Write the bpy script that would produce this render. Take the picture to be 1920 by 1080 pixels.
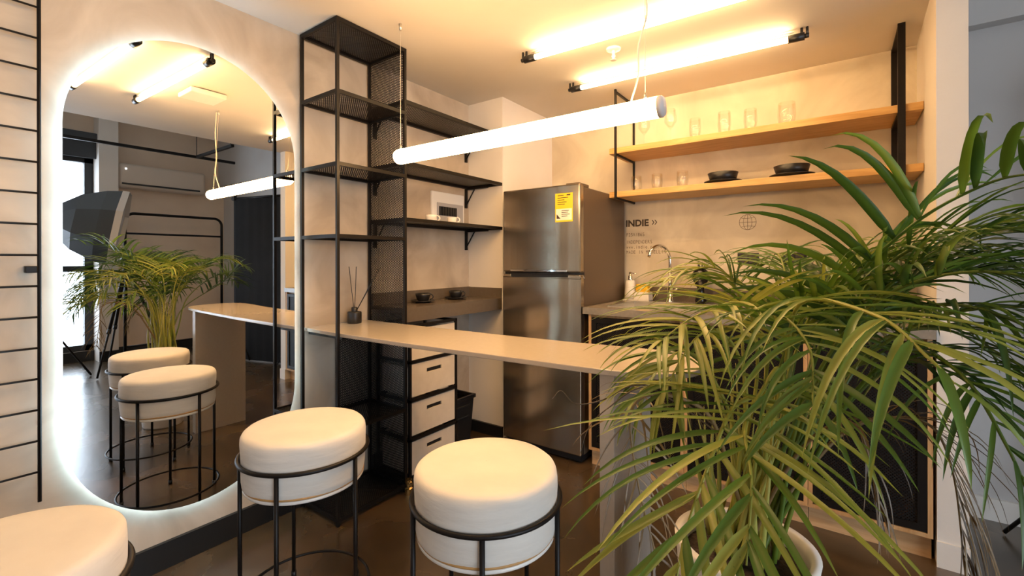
import bpy, bmesh, math, random
from math import pi, sin, cos, radians
from mathutils import Vector, Matrix, Quaternion
random.seed(7)
S = bpy.context.scene
for o in list(bpy.data.objects): bpy.data.objects.remove(o)
COL = S.collection

# ------------------------------------------------------------ camera, world, exposure
cam_d = bpy.data.cameras.new('camera'); cam = bpy.data.objects.new('camera', cam_d); COL.objects.link(cam)
S.camera = cam
cam_d.sensor_width = 36.0; cam_d.lens = 36.0*856.9/1920
cam_d.shift_y = -(540-487.67)/1920
cam_d.clip_start = 0.02
cam.location = (0, 0, 1.2)
cam.rotation_mode = 'QUATERNION'
YAW = radians(35.564)
fw = Vector((-sin(YAW), cos(YAW), 0)); rt = Vector((cos(YAW), sin(YAW), 0)); up = Vector((0, 0, 1))
ro = radians(-0.112)
r2 = rt*cos(ro)+up*sin(ro); u2 = -rt*sin(ro)+up*cos(ro)
cam.rotation_quaternion = Matrix((r2, u2, -fw)).transposed().to_quaternion()
S.view_settings.view_transform = 'Standard'; S.view_settings.look = 'None'
S.view_settings.exposure = 0.54; S.view_settings.gamma = 1.0
try: S.view_settings.use_curve_mapping = False
except Exception: pass
W = bpy.data.worlds.new('overcast_sky'); S.world = W; W.use_nodes = True
bg = W.node_tree.nodes['Background']; bg.inputs[0].default_value = (0.80, 0.90, 1.0, 1); bg.inputs[1].default_value = 5.5

TUBE = (1.0, 0.64, 0.30)
CEIL_TUBE_E = 39.0
PEND_E = 29.0
LED_E = 22.0

# ------------------------------------------------------------ materials
def mat(name, col, rough=0.5, metal=0.0, **k):
    m = bpy.data.materials.new(name); m.use_nodes = True
    b = m.node_tree.nodes['Principled BSDF']
    b.inputs['Base Color'].default_value = (*col, 1); b.inputs['Roughness'].default_value = rough
    b.inputs['Metallic'].default_value = metal
    for kk, v in k.items():
        b.inputs[kk.replace('_', ' ')].default_value = v
    return m
def nd(m, t, **k):
    n = m.node_tree.nodes.new(t)
    for a, v in k.items():
        if a.startswith('i_'): n.inputs[a[2:].replace('_', ' ')].default_value = v
        else: setattr(n, a, v)
    return n
def lk(m, a, b): m.node_tree.links.new(a, b)
def noisy(name, c1, c2, scale=4, rough=0.6, metal=0.0, detail=6, bump=0.0, bscale=40, stretch=None, dist=0.0, pos=(0.35, 0.65), r2=None, bdist=0.01, **k):
    m = mat(name, c1, rough, metal, **k); b = m.node_tree.nodes['Principled BSDF']
    tc = nd(m, 'ShaderNodeTexCoord'); mp = nd(m, 'ShaderNodeMapping'); lk(m, tc.outputs['Object'], mp.inputs[0])
    if stretch: mp.inputs['Scale'].default_value = stretch
    n = nd(m, 'ShaderNodeTexNoise', i_Scale=scale, i_Detail=detail, i_Distortion=dist); lk(m, mp.outputs[0], n.inputs[0])
    cr = nd(m, 'ShaderNodeValToRGB'); cr.color_ramp.elements[0].position = pos[0]; cr.color_ramp.elements[1].position = pos[1]
    cr.color_ramp.elements[0].color = (*c1, 1); cr.color_ramp.elements[1].color = (*c2, 1)
    lk(m, n.outputs[0], cr.inputs[0]); lk(m, cr.outputs[0], b.inputs['Base Color'])
    if r2 is not None:
        mr = nd(m, 'ShaderNodeMapRange', i_To_Min=rough, i_To_Max=r2); lk(m, n.outputs[0], mr.inputs[0]); lk(m, mr.outputs[0], b.inputs['Roughness'])
    if bump:
        n2 = nd(m, 'ShaderNodeTexNoise', i_Scale=bscale, i_Detail=5); lk(m, mp.outputs[0], n2.inputs[0])
        bp = nd(m, 'ShaderNodeBump', i_Strength=bump, i_Distance=bdist); lk(m, n2.outputs[0], bp.inputs['Height']); lk(m, bp.outputs[0], b.inputs['Normal'])
    return m
def emis(name, col, s):
    m = bpy.data.materials.new(name); m.use_nodes = True; nt = m.node_tree; nt.nodes.clear()
    e = nt.nodes.new('ShaderNodeEmission'); e.inputs[0].default_value = (*col, 1); e.inputs[1].default_value = s
    o = nt.nodes.new('ShaderNodeOutputMaterial'); nt.links.new(e.outputs[0], o.inputs[0]); return m
def glassm(name, col=(1, 1, 1), rough=0.0):
    m = bpy.data.materials.new(name); m.use_nodes = True; nt = m.node_tree; nt.nodes.clear()
    t = nt.nodes.new('ShaderNodeBsdfTransparent'); t.inputs[0].default_value = (*col, 1)
    g = nt.nodes.new('ShaderNodeBsdfGlossy'); g.inputs['Roughness'].default_value = rough
    lw = nt.nodes.new('ShaderNodeLayerWeight'); lw.inputs[0].default_value = 0.35
    f = nt.nodes.new('ShaderNodeMapRange'); f.inputs[3].default_value = 0.03; f.inputs[4].default_value = 0.20
    nt.links.new(lw.outputs['Fresnel'], f.inputs[0])
    mx = nt.nodes.new('ShaderNodeMixShader'); o = nt.nodes.new('ShaderNodeOutputMaterial')
    nt.links.new(f.outputs[0], mx.inputs[0]); nt.links.new(t.outputs[0], mx.inputs[1]); nt.links.new(g.outputs[0], mx.inputs[2]); nt.links.new(mx.outputs[0], o.inputs[0])
    return m
def perforated(name, ax, pitch, thr, col=(0.008, 0.006, 0.005), squash=1.0):
    """black sheet with staggered round holes; ax = the two object axes of the sheet"""
    m = mat(name, col, 0.5, 0.0, Specular_IOR_Level=0.25); nt = m.node_tree; b = nt.nodes['Principled BSDF']
    tc = nd(m, 'ShaderNodeTexCoord'); sx = nd(m, 'ShaderNodeSeparateXYZ'); lk(m, tc.outputs['Object'], sx.inputs[0])
    cs = []
    for i, a in enumerate(ax):
        mu = nd(m, 'ShaderNodeMath', operation='MULTIPLY'); mu.inputs[1].default_value = pi/pitch*(squash if i else 1.0)
        lk(m, sx.outputs['XYZ'.index(a)], mu.inputs[0])
        c = nd(m, 'ShaderNodeMath', operation='COSINE'); lk(m, mu.outputs[0], c.inputs[0]); cs.append(c)
    p = nd(m, 'ShaderNodeMath', operation='MULTIPLY'); lk(m, cs[0].outputs[0], p.inputs[0]); lk(m, cs[1].outputs[0], p.inputs[1])
    ab = p
    g = nd(m, 'ShaderNodeMath', operation='GREATER_THAN'); g.inputs[1].default_value = thr; lk(m, ab.outputs[0], g.inputs[0])
    tr = nd(m, 'ShaderNodeBsdfTransparent'); mx = nd(m, 'ShaderNodeMixShader'); out = nt.nodes['Material Output']
    lk(m, g.outputs[0], mx.inputs[0]); lk(m, b.outputs[0], mx.inputs[1]); lk(m, tr.outputs[0], mx.inputs[2]); lk(m, mx.outputs[0], out.inputs[0])
    return m
M = {}
M['plaster'] = noisy('micro_cement_plaster', (0.42, 0.34, 0.255), (0.60, 0.51, 0.40), 3.4, 0.62, bump=0.12, bscale=9, dist=0.8, detail=9)
M['plaster_grey'] = noisy('grey_micro_cement', (0.53, 0.45, 0.335), (0.70, 0.62, 0.48), 2.2, 0.42, bump=0.10, bscale=8, dist=1.4, detail=10, r2=0.6)
M['white_wall'] = noisy('white_painted_wall', (0.75, 0.70, 0.64), (0.79, 0.74, 0.68), 3, 0.7, bump=0.05, bscale=60)
M['beige_lit_wall'] = noisy('beige_wall_warm_light', (0.74, 0.60, 0.47), (0.80, 0.66, 0.52), 3, 0.7)  # beige warmed and brightened, warm studio light is put into the colour
M['ceiling'] = noisy('painted_ceiling', (0.62, 0.58, 0.52), (0.68, 0.64, 0.58), 1.5, 0.75, bump=0.06, bscale=5)
M['blue_wall'] = noisy('cool_grey_wall', (0.52, 0.50, 0.485), (0.56, 0.54, 0.525), 1.5, 0.7)
M['floor'] = noisy('polished_dark_concrete', (0.034, 0.021, 0.009), (0.135, 0.084, 0.042), 2.4, 0.17, detail=9, dist=0.7, pos=(0.25, 0.85), r2=0.36, bump=0.04, bscale=20, Specular_IOR_Level=0.8, Coat_Weight=0.6, Coat_Roughness=0.22)
M['black'] = mat('black_painted_steel', (0.008, 0.006, 0.005), 0.45, Specular_IOR_Level=0.25)
M['black_paint'] = mat('black_satin_paint', (0.010, 0.010, 0.010), 0.38)
M['black_pl'] = mat('black_plastic', (0.012, 0.012, 0.013), 0.32)
M['black_ceramic'] = mat('matte_black_ceramic', (0.014, 0.012, 0.011), 0.38)
M['mesh_xz'] = perforated('expanded_mesh_side', 'XZ', 0.0105, 0.09, squash=2.35)
M['mesh_yz'] = perforated('expanded_mesh_back', 'YZ', 0.0105, 0.13, squash=2.35)
M['mesh_xy'] = perforated('expanded_mesh_flat', 'XY', 0.0085, 0.20, squash=1.6)
M['door_mesh'] = perforated('perforated_door_sheet', 'XZ', 0.0065, 0.60)
M['bar_top'] = noisy('taupe_quartz', (0.44, 0.375, 0.305), (0.455, 0.39, 0.32), 60, 0.14, detail=3, bump=0)
M['worktop'] = noisy('dark_taupe_stone', (0.13, 0.10, 0.072), (0.14, 0.11, 0.08), 50, 0.25, detail=3)
M['kworktop'] = noisy('grey_stone_worktop', (0.24, 0.215, 0.18), (0.28, 0.25, 0.21), 50, 0.2, detail=3)
M['ply'] = noisy('birch_plywood', (0.60, 0.49, 0.38), (0.68, 0.57, 0.45), 3, 0.55, stretch=(1, 1, 8), dist=0.6)
M['oak'] = noisy('oak_shelf', (0.52, 0.285, 0.085), (0.66, 0.40, 0.145), 3.5, 0.42, stretch=(1.2, 14, 14), dist=0.9, detail=8)
M['oak_v'] = noisy('oak_carcass', (0.47, 0.24, 0.085), (0.61, 0.37, 0.17), 3.0, 0.5, stretch=(12, 12, 1.0), dist=0.8)
M['oak_h'] = noisy('oak_plinth', (0.54, 0.32, 0.15), (0.68, 0.45, 0.24), 3.0, 0.45, stretch=(1.2, 12, 12), dist=0.8)
M['mdf'] = noisy('pale_drawer_board', (0.66, 0.58, 0.48), (0.70, 0.62, 0.52), 20, 0.55)
M['fabric'] = noisy('cream_boucle_fabric', (0.70, 0.645, 0.57), (0.75, 0.695, 0.615), 9, 0.92, bump=0.28, bscale=11, detail=5, stretch=(1, 1, 5.0), bdist=0.006, Sheen_Weight=0.3)
M['trim_gold'] = mat('ochre_piping', (0.50, 0.27, 0.09), 0.6)
M['steel_dark'] = noisy('dark_inox', (0.46, 0.39, 0.30), (0.49, 0.42, 0.325), 2, 0.19, 0.95, stretch=(40, 1, 1))
M['fridge_side'] = mat('fridge_grey_side', (0.135, 0.092, 0.056), 0.4, 0.3)
M['chrome'] = mat('chrome', (0.78, 0.76, 0.72), 0.08, 1.0)
M['steel'] = mat('brushed_sink_steel', (0.70, 0.68, 0.64), 0.28, 1.0)
M['brass'] = mat('brass', (0.75, 0.52, 0.22), 0.25, 1.0)
M['white_pl'] = mat('white_plastic', (0.82, 0.80, 0.77), 0.35)
M['white_cer'] = mat('white_ceramic', (0.80, 0.76, 0.70), 0.25)
M['grey_win'] = mat('smoked_cover', (0.42, 0.41, 0.42), 0.25)
M['yellow'] = noisy('yellow_sponge', (0.80, 0.42, 0.01), (0.88, 0.55, 0.03), 60, 0.85, bump=0.4, bscale=160)
M['label_y'] = mat('yellow_label', (0.88, 0.60, 0.02), 0.35)
M['label_w'] = mat('white_label', (0.85, 0.80, 0.66), 0.35)
M['ink'] = mat('printed_ink', (0.05, 0.03, 0.018), 0.6)
M['ink_thin'] = mat('thin_printed_ink', (0.12, 0.075, 0.045), 0.7)
M['mirror'] = mat('silvered_glass', (0.90, 0.91, 0.91), 0.0, 1.0)
M['glass'] = glassm('clear_glass', (0.995, 0.995, 0.99))
M['pane'] = glassm('window_glass', (0.97, 0.98, 1.0))
M['tube'] = emis('fluorescent_glow', TUBE, CEIL_TUBE_E)
M['pend'] = emis('pendant_glow', (1.0, 0.575, 0.24), PEND_E)
M['led'] = emis('cool_led_glow', (0.55, 0.80, 1.0), LED_E)
M['cable'] = mat('cream_cable', (0.75, 0.68, 0.55), 0.5)
M['cap_grey'] = mat('grey_end_cap', (0.62, 0.56, 0.54), 0.5)
M['planter'] = noisy('off_white_planter', (0.72, 0.68, 0.62), (0.80, 0.76, 0.70), 5, 0.55, bump=0.08, bscale=40)
M['soil'] = noisy('dark_soil', (0.016, 0.010, 0.006), (0.06, 0.035, 0.02), 40, 0.95, bump=0.8, bscale=80)
M['stem'] = noisy('yellow_green_cane', (0.26, 0.30, 0.045), (0.42, 0.36, 0.08), 8, 0.4, stretch=(1, 1, 0.5))
M['dark_cloth'] = noisy('black_backdrop_cloth', (0.006, 0.006, 0.007), (0.012, 0.012, 0.013), 3, 0.95)
M['blind'] = mat('dark_grey_blind', (0.05, 0.055, 0.062), 0.7)
M['frame'] = mat('anthracite_window_frame', (0.018, 0.020, 0.022), 0.45)
M['softbox'] = mat('black_softbox_nylon', (0.05, 0.06, 0.07), 0.33)
M['softbox_in'] = mat('softbox_diffuser', (0.62, 0.60, 0.58), 0.7)
M['ac'] = mat('ac_casing_warm_light', (0.66, 0.57, 0.48), 0.35)  # casing tinted like the far wall, warm room light painted into it
def leaf_mat(name, c1, c2, c3, tr=0.35):
    m = bpy.data.materials.new(name); m.use_nodes = True; nt = m.node_tree; b = nt.nodes['Principled BSDF']
    b.inputs['Roughness'].default_value = 0.36
    at = nd(m, 'ShaderNodeAttribute', attribute_name='tone')
    cr = nd(m, 'ShaderNodeValToRGB'); e = cr.color_ramp.elements
    e[0].color = (*c1, 1); e[1].color = (*c3, 1); e[0].position = 0.0; e[1].position = 1.0
    x = e.new(0.55); x.color = (*c2, 1)
    lk(m, at.outputs['Fac'], cr.inputs[0]); lk(m, cr.outputs[0], b.inputs['Base Color'])
    t = nd(m, 'ShaderNodeBsdfTranslucent'); lk(m, cr.outputs[0], t.inputs[0])
    mx = nd(m, 'ShaderNodeMixShader'); mx.inputs[0].default_value = tr
    lk(m, b.outputs[0], mx.inputs[1]); lk(m, t.outputs[0], mx.inputs[2]); lk(m, mx.outputs[0], nt.nodes['Material Output'].inputs[0])
    return m
M['leaf'] = leaf_mat('areca_leaf', (0.028, 0.075, 0.010), (0.115, 0.20, 0.020), (0.42, 0.41, 0.07))
M['leaf_dark'] = leaf_mat('areca_leaf_dark', (0.014, 0.042, 0.008), (0.05, 0.105, 0.015), (0.18, 0.22, 0.03), 0.25)
M['leaf_dry'] = leaf_mat('dried_leaf', (0.10, 0.055, 0.018), (0.20, 0.12, 0.045), (0.34, 0.23, 0.09), 0.25)

# ------------------------------------------------------------ mesh builder
class MB:
    def __init__(s, o=(0, 0, 0)): s.v = []; s.f = []; s.sm = []; s.o = Vector(o); s.tone = []
    def add(s, vs, fs, smooth=False):
        n = len(s.v); s.v += [Vector(v)-s.o for v in vs]; s.f += [tuple(i+n for i in f) for f in fs]; s.sm += [smooth]*len(fs); return s
    def box(s, x0, x1, y0, y1, z0, z1):
        v = [(x, y, z) for x in (x0, x1) for y in (y0, y1) for z in (z0, z1)]
        return s.add(v, [(0, 1, 3, 2), (4, 6, 7, 5), (0, 4, 5, 1), (2, 3, 7, 6), (0, 2, 6, 4), (1, 5, 7, 3)])
    def prism(s, pts, z0, z1):
        n = len(pts); v = [(p[0], p[1], z0) for p in pts]+[(p[0], p[1], z1) for p in pts]
        return s.add(v, [tuple(range(n))[::-1], tuple(range(n, 2*n))]+[(i, (i+1) % n, n+(i+1) % n, n+i) for i in range(n)])
    def tube(s, pts, r, seg=10, closed=False, caps=True):
        pts = [Vector(p) for p in pts]; n = len(pts); rr = r if isinstance(r, (list, tuple)) else [r]*n
        vs = []; prev = None
        for i, p in enumerate(pts):
            if closed: t = (pts[(i+1) % n]-pts[i-1])
            else: t = pts[min(i+1, n-1)]-pts[max(i-1, 0)]
            t.normalize()
            if prev is None:
                a = Vector((0, 0, 1)) if abs(t.z) < 0.9 else Vector((1, 0, 0))
                nn = t.cross(a).normalized()
            else: nn = (prev-t*prev.dot(t)).normalized()
            prev = nn; b = t.cross(nn)
            vs += [p+(nn*cos(2*pi*k/seg)+b*sin(2*pi*k/seg))*rr[i] for k in range(seg)]
        fs = []
        for i in range(n if closed else n-1):
            j = (i+1) % n
            fs += [(i*seg+k, i*seg+(k+1) % seg, j*seg+(k+1) % seg, j*seg+k) for k in range(seg)]
        s.add(vs, fs, True)
        if not closed and caps:
            s.add(vs[:seg], [tuple(range(seg))[::-1]]); s.add(vs[-seg:], [tuple(range(seg))])
        return s
    def lathe(s, prof, c=(0, 0, 0), seg=32, axis='z', smooth=True):
        vs = []; n = len(prof)
        for k in range(seg):
            a = 2*pi*k/seg
            for r, h in prof:
                p = (r*cos(a), r*sin(a), h) if axis == 'z' else ((h, r*cos(a), r*sin(a)) if axis == 'x' else (r*sin(a), h, r*cos(a)))
                vs.append((p[0]+c[0], p[1]+c[1], p[2]+c[2]))
        fs = [(k*n+i, ((k+1) % seg)*n+i, ((k+1) % seg)*n+i+1, k*n+i+1) for k in range(seg) for i in range(n-1)]
        return s.add(vs, fs, smooth)
    def build(s, name, m, parent=None, bevel=0, seg=2, label=None):
        me = bpy.data.meshes.new(name); me.from_pydata([tuple(v) for v in s.v], [], s.f); me.update()
        me.polygons.foreach_set('use_smooth', s.sm)
        bm = bmesh.new(); bm.from_mesh(me); bmesh.ops.remove_doubles(bm, verts=bm.verts, dist=1e-6)
        if not s.tone: bmesh.ops.recalc_face_normals(bm, faces=bm.faces)
        if not s.tone: bm.to_mesh(me)
        bm.free()
        if s.tone:
            a = me.attributes.new('tone', 'FLOAT', 'POINT'); a.data.foreach_set('value', s.tone)
        o = bpy.data.objects.new(name, me); me.materials.append(M[m] if isinstance(m, str) else m); COL.objects.link(o)
        if parent: o.parent = parent
        else: o.location = s.o
        if bevel:
            b = o.modifiers.new('bevel', 'BEVEL'); b.width = bevel; b.segments = seg; b.limit_method = 'ANGLE'
        if label: o['label'] = label
        return o
def thing(name, label, cat, loc=(0, 0, 0), group=None):
    o = bpy.data.objects.new(name, None); COL.objects.link(o); o.location = loc; o.empty_display_size = 0.05
    o['label'] = label; o['category'] = cat
    if group: o['group'] = group
    return o
def tag(o, label, cat, group=None):
    o['label'] = label; o['category'] = cat
    if group: o['group'] = group
    return o
def struct(name, mb, m, **k):
    o = mb.build(name, m, **k); o['kind'] = 'structure'; return o
def copy_tree(o, loc=None, label=None):
    c = o.copy(); COL.objects.link(c)
    for ch in [x for x in bpy.data.objects if x.parent == o]:
        d = ch.copy(); COL.objects.link(d); d.parent = c
        for g in [x for x in bpy.data.objects if x.parent == ch]:
            e = g.copy(); COL.objects.link(e); e.parent = d
    if loc is not None: c.location = loc
    if label: c['label'] = label
    return c

# ------------------------------------------------------------ room shell
XW = -2.148; ZC = 2.303; YB = 3.128
struct('floor', MB().box(XW-0.1, 3.4, -2.6, 3.3, -0.1, 0.0), 'floor')
struct('wall_left', MB().box(XW-0.12, XW, -2.6, 2.474, 0, 3.0), 'plaster')
struct('wall_pillar', MB().box(XW-0.12, -1.845, 2.474, 3.3, 0, 3.0), 'white_wall')
struct('wall_back', MB().box(-1.845, 0.334, YB, 3.3, 0, 3.0), 'plaster_grey')
struct('wall_partition', MB().prism([(0.311, 2.42), (0.402, 2.42), (0.425, 3.3), (0.333, 3.3)], 0, 3.0), 'white_wall')
struct('wall_far_right', MB().box(0.425, 3.4, 3.0, 3.3, 0, 3.0), 'blue_wall')
struct('ceiling', MB().box(XW, 0.42, -2.6, YB, ZC, 3.0), 'ceiling')
struct('ceiling_high', MB().box(0.42, 3.4, -2.6, 3.0, 3.0, 3.1), 'ceiling')
struct('wall_behind', MB().box(XW-0.12, 3.4, -2.7, -2.6, 0, 3.1), 'white_wall')
# east wall with a tall window opening
WX = 3.12
e = MB(); e.box(WX, WX+0.18, 1.56, 3.3, 0, 3.1); e.box(WX, WX+0.18, -2.6, -1.6, 0, 3.1); e.box(WX, WX+0.18, -1.6, 1.56, 2.45, 3.1); e.box(WX, WX+0.18, -1.6, 1.56, 0, 0.12)
struct('wall_east', e, 'beige_lit_wall')
struct('wall_east_chase', MB().box(WX-0.22, WX, 1.56, 1.74, 0, 3.0), 'white_wall')
struct('trim_beam', MB().box(0.425, WX, 2.93, 3.0, 2.27, 3.0), 'blue_wall')
w = thing('window_1', 'x', 'x'); del w['label'], w['category']; w['kind'] = 'structure'
f = MB()
for y in (-1.6, -0.03, 1.48): f.box(WX+0.02, WX+0.10, y, y+0.08, 0.12, 2.45)
for z in (0.12, 1.07, 2.38): f.box(WX+0.02, WX+0.10, -1.6, 1.56, z, z+0.07)
f.build('window_frame', 'frame', w)
MB().box(WX+0.055, WX+0.06, -1.55, 1.5, 0.15, 2.42).build('window_pane', 'pane', w)
struct('baseboard_left', MB().box(XW, XW+0.016, -2.6, 1.215, 0, 0.103).box(XW, XW+0.016, 1.64, 2.474, 0, 0.103), 'black_paint')
struct('baseboard_pillar', MB().box(XW+0.016, -1.845, 2.458, 2.474, 0, 0.075), 'black_paint')
struct('baseboard_east', MB().box(WX-0.015, WX, -2.6, 1.56, 0, 0.12).box(WX-0.235, WX-0.22, 1.56, 1.74, 0, 0.12).box(WX-0.015, WX, 1.74, 2.99, 0, 0.12), 'black_paint')
struct('baseboard_right', MB().box(0.425, WX, 2.985, 3.0, 0, 0.10).box(0.309, 0.404, 2.412, 2.42, 0, 0.10), 'white_wall')
# portal added outside the window to guide sky sampling, emits nothing itself
pl = bpy.data.lights.new('window_daylight', 'AREA'); pl.shape = 'RECTANGLE'; pl.size = 3.1; pl.size_y = 2.3
pl.cycles.is_portal = True
plo = bpy.data.objects.new('window_daylight', pl); COL.objects.link(plo); plo.location = (WX+0.2, -0.02, 1.28); plo.rotation_euler = (0, radians(90), 0)
plo.rotation_euler = (pi/2, 0, pi/2)

# ------------------------------------------------------------ tubes and pendant
def ceiling_tube(y0, y1, x0, x1, label):
    z = ZC-0.042
    o = thing('ceiling_tube_light', label, 'tube light', ((x0+x1)/2, (y0+y1)/2, ZC), 'bare tube lights on the kitchen ceiling')
    O = o.location
    a = Vector((x0, y0, z)); b = Vector((x1, y1, z)); d = (b-a).normalized()
    MB(O).tube([a+d*0.075, b-d*0.075], 0.013, 16).build('tube', 'tube', o)
    for p, s in ((a, 1), (b, -1)):
        c = MB(O); c.tube([p+d*s*0.018, p+d*s*0.085], 0.0185, 16); c.tube([p, p+d*s*0.02], 0.011, 10)
        c.tube([p+d*s*0.008+up*0.0, p+d*s*0.008+up*0.041], 0.006, 8); c.tube([p+d*s*0.030, p+d*s*0.030+up*0.041], 0.006, 8)
        c.build('end_cap', 'black_pl', o)
    MB(O).tube([a+d*0.06+up*0.028, b-d*0.06+up*0.028], 0.0035, 6).build('wire', 'cable', o)
    return o
ceiling_tube(2.535, 2.575, -1.372, -0.112, 'bare tube light on the ceiling nearest the oak shelves, black caps both ends')
ceiling_tube(2.012, 2.055, -1.372, -0.10, 'bare tube light on the ceiling nearer the room, right end out of frame')
ceiling_tube(1.05, 1.016, -1.540, -0.40, 'bare ceiling tube seen in the mirror beside the small square ceiling box')
ceiling_tube(0.746, 0.705, -1.500, -0.40, 'bare ceiling tube seen topmost left in the mirror')
o = thing('pendant_tube_light', 'thick glowing pendant tube hanging on thin cords over the bar', 'pendant light', (-1.04, 1.43, 1.68))
O = o.location
a = Vector((-1.655, 1.40, 1.672)); b = Vector((-0.462, 1.452, 1.685)); d = (b-a).normalized(); R = 0.034
prof = [(0.001, 0), (R*0.6, 0.004), (R*0.9, 0.013), (R, 0.028)]
L = (b-a).length
t = MB(); t.lathe(prof+[(R, L-0.001)], seg=32, axis='x')
q = Vector((1, 0, 0)).rotation_difference(d)
t.v = [q @ v + a - Vector(O) for v in t.v]
t.build('glowing_tube', 'pend', o)
t = MB(); t.lathe([(0.001, L+0.016), (R*0.86, L+0.015), (R*1.01, L+0.008), (R*1.01, L-0.002), (R*0.9, L-0.002)], seg=32, axis='x'); t.v = [q @ v + a - Vector(O) for v in t.v]
t.build('end_cap', 'cap_grey', o)
pa = a+d*0.03; pb = b-d*0.045
MB(O).tube([pa+up*0.03, Vector((pa.x*1.022, pa.y*1.022, ZC-0.03))], 0.0011, 6).build('hanging_cord', 'cable', o)
MB(O).tube([pb+up*0.03, Vector((pb.x*1.022, pb.y*1.022, ZC-0.03))], 0.0011, 6).build('hanging_cord', 'cable', o)
k = []
for i in range(25):
    u = i/24; zz = 1.715+(ZC-0.01-1.715)*u
    k.append((pb.x-0.012-0.085*math.exp(-((u-0.02)/0.16)**2)*0.55+0.012*sin(u*15), pb.y+0.012+0.008*cos(u*13), zz))
MB(O).tube(k, 0.0032, 8).build('power_cable', 'cable', o)
for p in (pa, pb):
    MB(O).tube([p+up*0.030, p+up*0.052], 0.005, 8).build('cord_clip', 'steel', o)
    MB(O).tube([(p.x*1.022, p.y*1.022, ZC-0.032), (p.x*1.022, p.y*1.022, ZC)], 0.006, 10).build('ceiling_anchor', 'steel', o)
# ceiling sprinkler and square ceiling box
o = thing('ceiling_sprinkler', 'small white sprinkler head on the ceiling between the two tube lights', 'sprinkler', (-0.955, 2.25, ZC))
MB(o.location).lathe([(0.001, 0), (0.038, 0), (0.036, -0.008), (0.015, -0.012), (0.001, -0.012)], o.location, 24).build('escutcheon', 'white_pl', o)
MB(o.location).lathe([(0.008, -0.010), (0.008, -0.035), (0.012, -0.040), (0.004, -0.055), (0.016, -0.058), (0.016, -0.061), (0.001, -0.061)], o.location, 16).build('nozzle', 'white_cer', o)
o = thing('ceiling_box', 'flat square white box on the ceiling seen in the mirror above the pendant', 'ceiling box', (-0.82, 1.27, ZC))
MB(o.location).box(-0.93, -0.72, 1.16, 1.37, ZC-0.035, ZC-0.005).build('cover', 'white_pl', o, bevel=0.006)
MB(o.location).box(-0.90, -0.75, 1.19, 1.34, ZC-0.005, ZC).build('mounting_plate', 'black_pl', o)

# ------------------------------------------------------------ mirror
yc, zc, hw, hh = 0.771, 1.144, 0.401, 0.922
def stadium(hw, hh, n=40):
    p = []
    for i in range(n+1): a = pi*i/n; p.append((yc+hw*cos(a), zc+(hh-hw)+hw*sin(a)))
    for i in range(n+1): a = pi+pi*i/n; p.append((yc+hw*cos(a), zc-(hh-hw)+hw*sin(a)))
    return p
o = thing('wall_mirror', 'tall pill-shaped mirror with cool backlight on the plaster wall', 'mirror', (XW, yc, zc))
O = o.location
def slab(pts, x0, x1, mb):
    n = len(pts); v = [(x0, *p) for p in pts]+[(x1, *p) for p in pts]
    return mb.add(v, [tuple(range(n)), tuple(range(n, 2*n))[::-1]]+[(i, (i+1) % n, n+(i+1) % n, n+i) for i in range(n)])
slab(stadium(hw, hh), -2.120, -2.115, MB(O)).build('mirror_glass', 'mirror', o)
slab(stadium(hw-0.032, hh-0.032), XW+0.0005, -2.121, MB(O)).build('backing_frame', 'white_pl', o)
led = MB(O); pts = [(XW+0.009, *p) for p in stadium(hw-0.024, hh-0.024)]
led.tube(pts[:-1], 0.004, 6, closed=True); led.build('led_strip', 'led', o, label='cool white light strip')

# ------------------------------------------------------------ wall grid on the left
o = thing('wall_ladder_grid', 'black wire ladder grid on the wall left of the mirror', 'wall grid', (XW, -0.1, 1.2))
O = o.location
for y in (0.316, -0.75):
    MB(O).tube([(-2.122, y, 0.415), (-2.122, y, 2.296)], 0.0052, 8).build('upright_rail', 'black', o)
for i in range(18):
    z = 0.513+0.1009*(i) 
    if z > 2.29: break
    MB(O).tube([(-2.122, -0.75, z), (-2.122, 0.316, z)], 0.0036, 8).build('rung', 'black', o)
for z in (1.173, 2.2):
    MB(O).box(XW, -2.118, 0.284, 0.312, z-0.011, z+0.011).build('wall_clip', 'black', o, bevel=0.002)

# ------------------------------------------------------------ steel shelf tower
x0, x1, y0, y1 = -2.135, -1.831, 1.212, 1.619; P = 0.0135
o = thing('shelf_tower', 'tall black steel shelf tower reaching the ceiling at the end of the bar', 'shelving unit', ((x0+x1)/2, (y0+y1)/2, 0))
O = o.location
for px in (x0, x1-P):
    for py in (y0, y1-P):
        MB(O).box(px, px+P, py, py+P, 0, ZC-0.002).build('post', 'black', o)
def shelf_frame(zt, mesh=True, h=0.017):
    f = MB(O)
    f.box(x0+P, x1-P, y0, y0+P, zt-h, zt); f.box(x0+P, x1-P, y1-P, y1, zt-h, zt)
    f.box(x0, x0+P, y0+P, y1-P, zt-h, zt); f.box(x1-P, x1, y0+P, y1-P, zt-h, zt)
    s = f.build('shelf', 'black', o)
    if mesh: MB(O).box(x0+P, x1-P, y0+P, y1-P, zt-0.006, zt-0.005).build('mesh_panel', 'mesh_xy', s)
for z in (ZC-0.002, 1.975, 1.647, 1.320, 0.43, 0.035): shelf_frame(z)
MB(O).box(x0+P, x1-P, y0+0.034, y0+0.047, 0.838, 0.851).box(x0+P, x1-P, y1-P-0.013, y1-P, 0.838, 0.851).box(x0+P, x0+2*P, y0+0.047, y1-P-0.013, 0.838, 0.851).box(x1-2*P, x1-P, y0+0.047, y1-P-0.013, 0.838, 0.851).build('bar_support', 'black', o)
MB(O).box(x0+P, x1-P, y1-0.008, y1-0.007, 0.035, ZC-0.02).build('side_mesh_panel', 'mesh_xz', o)
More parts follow.
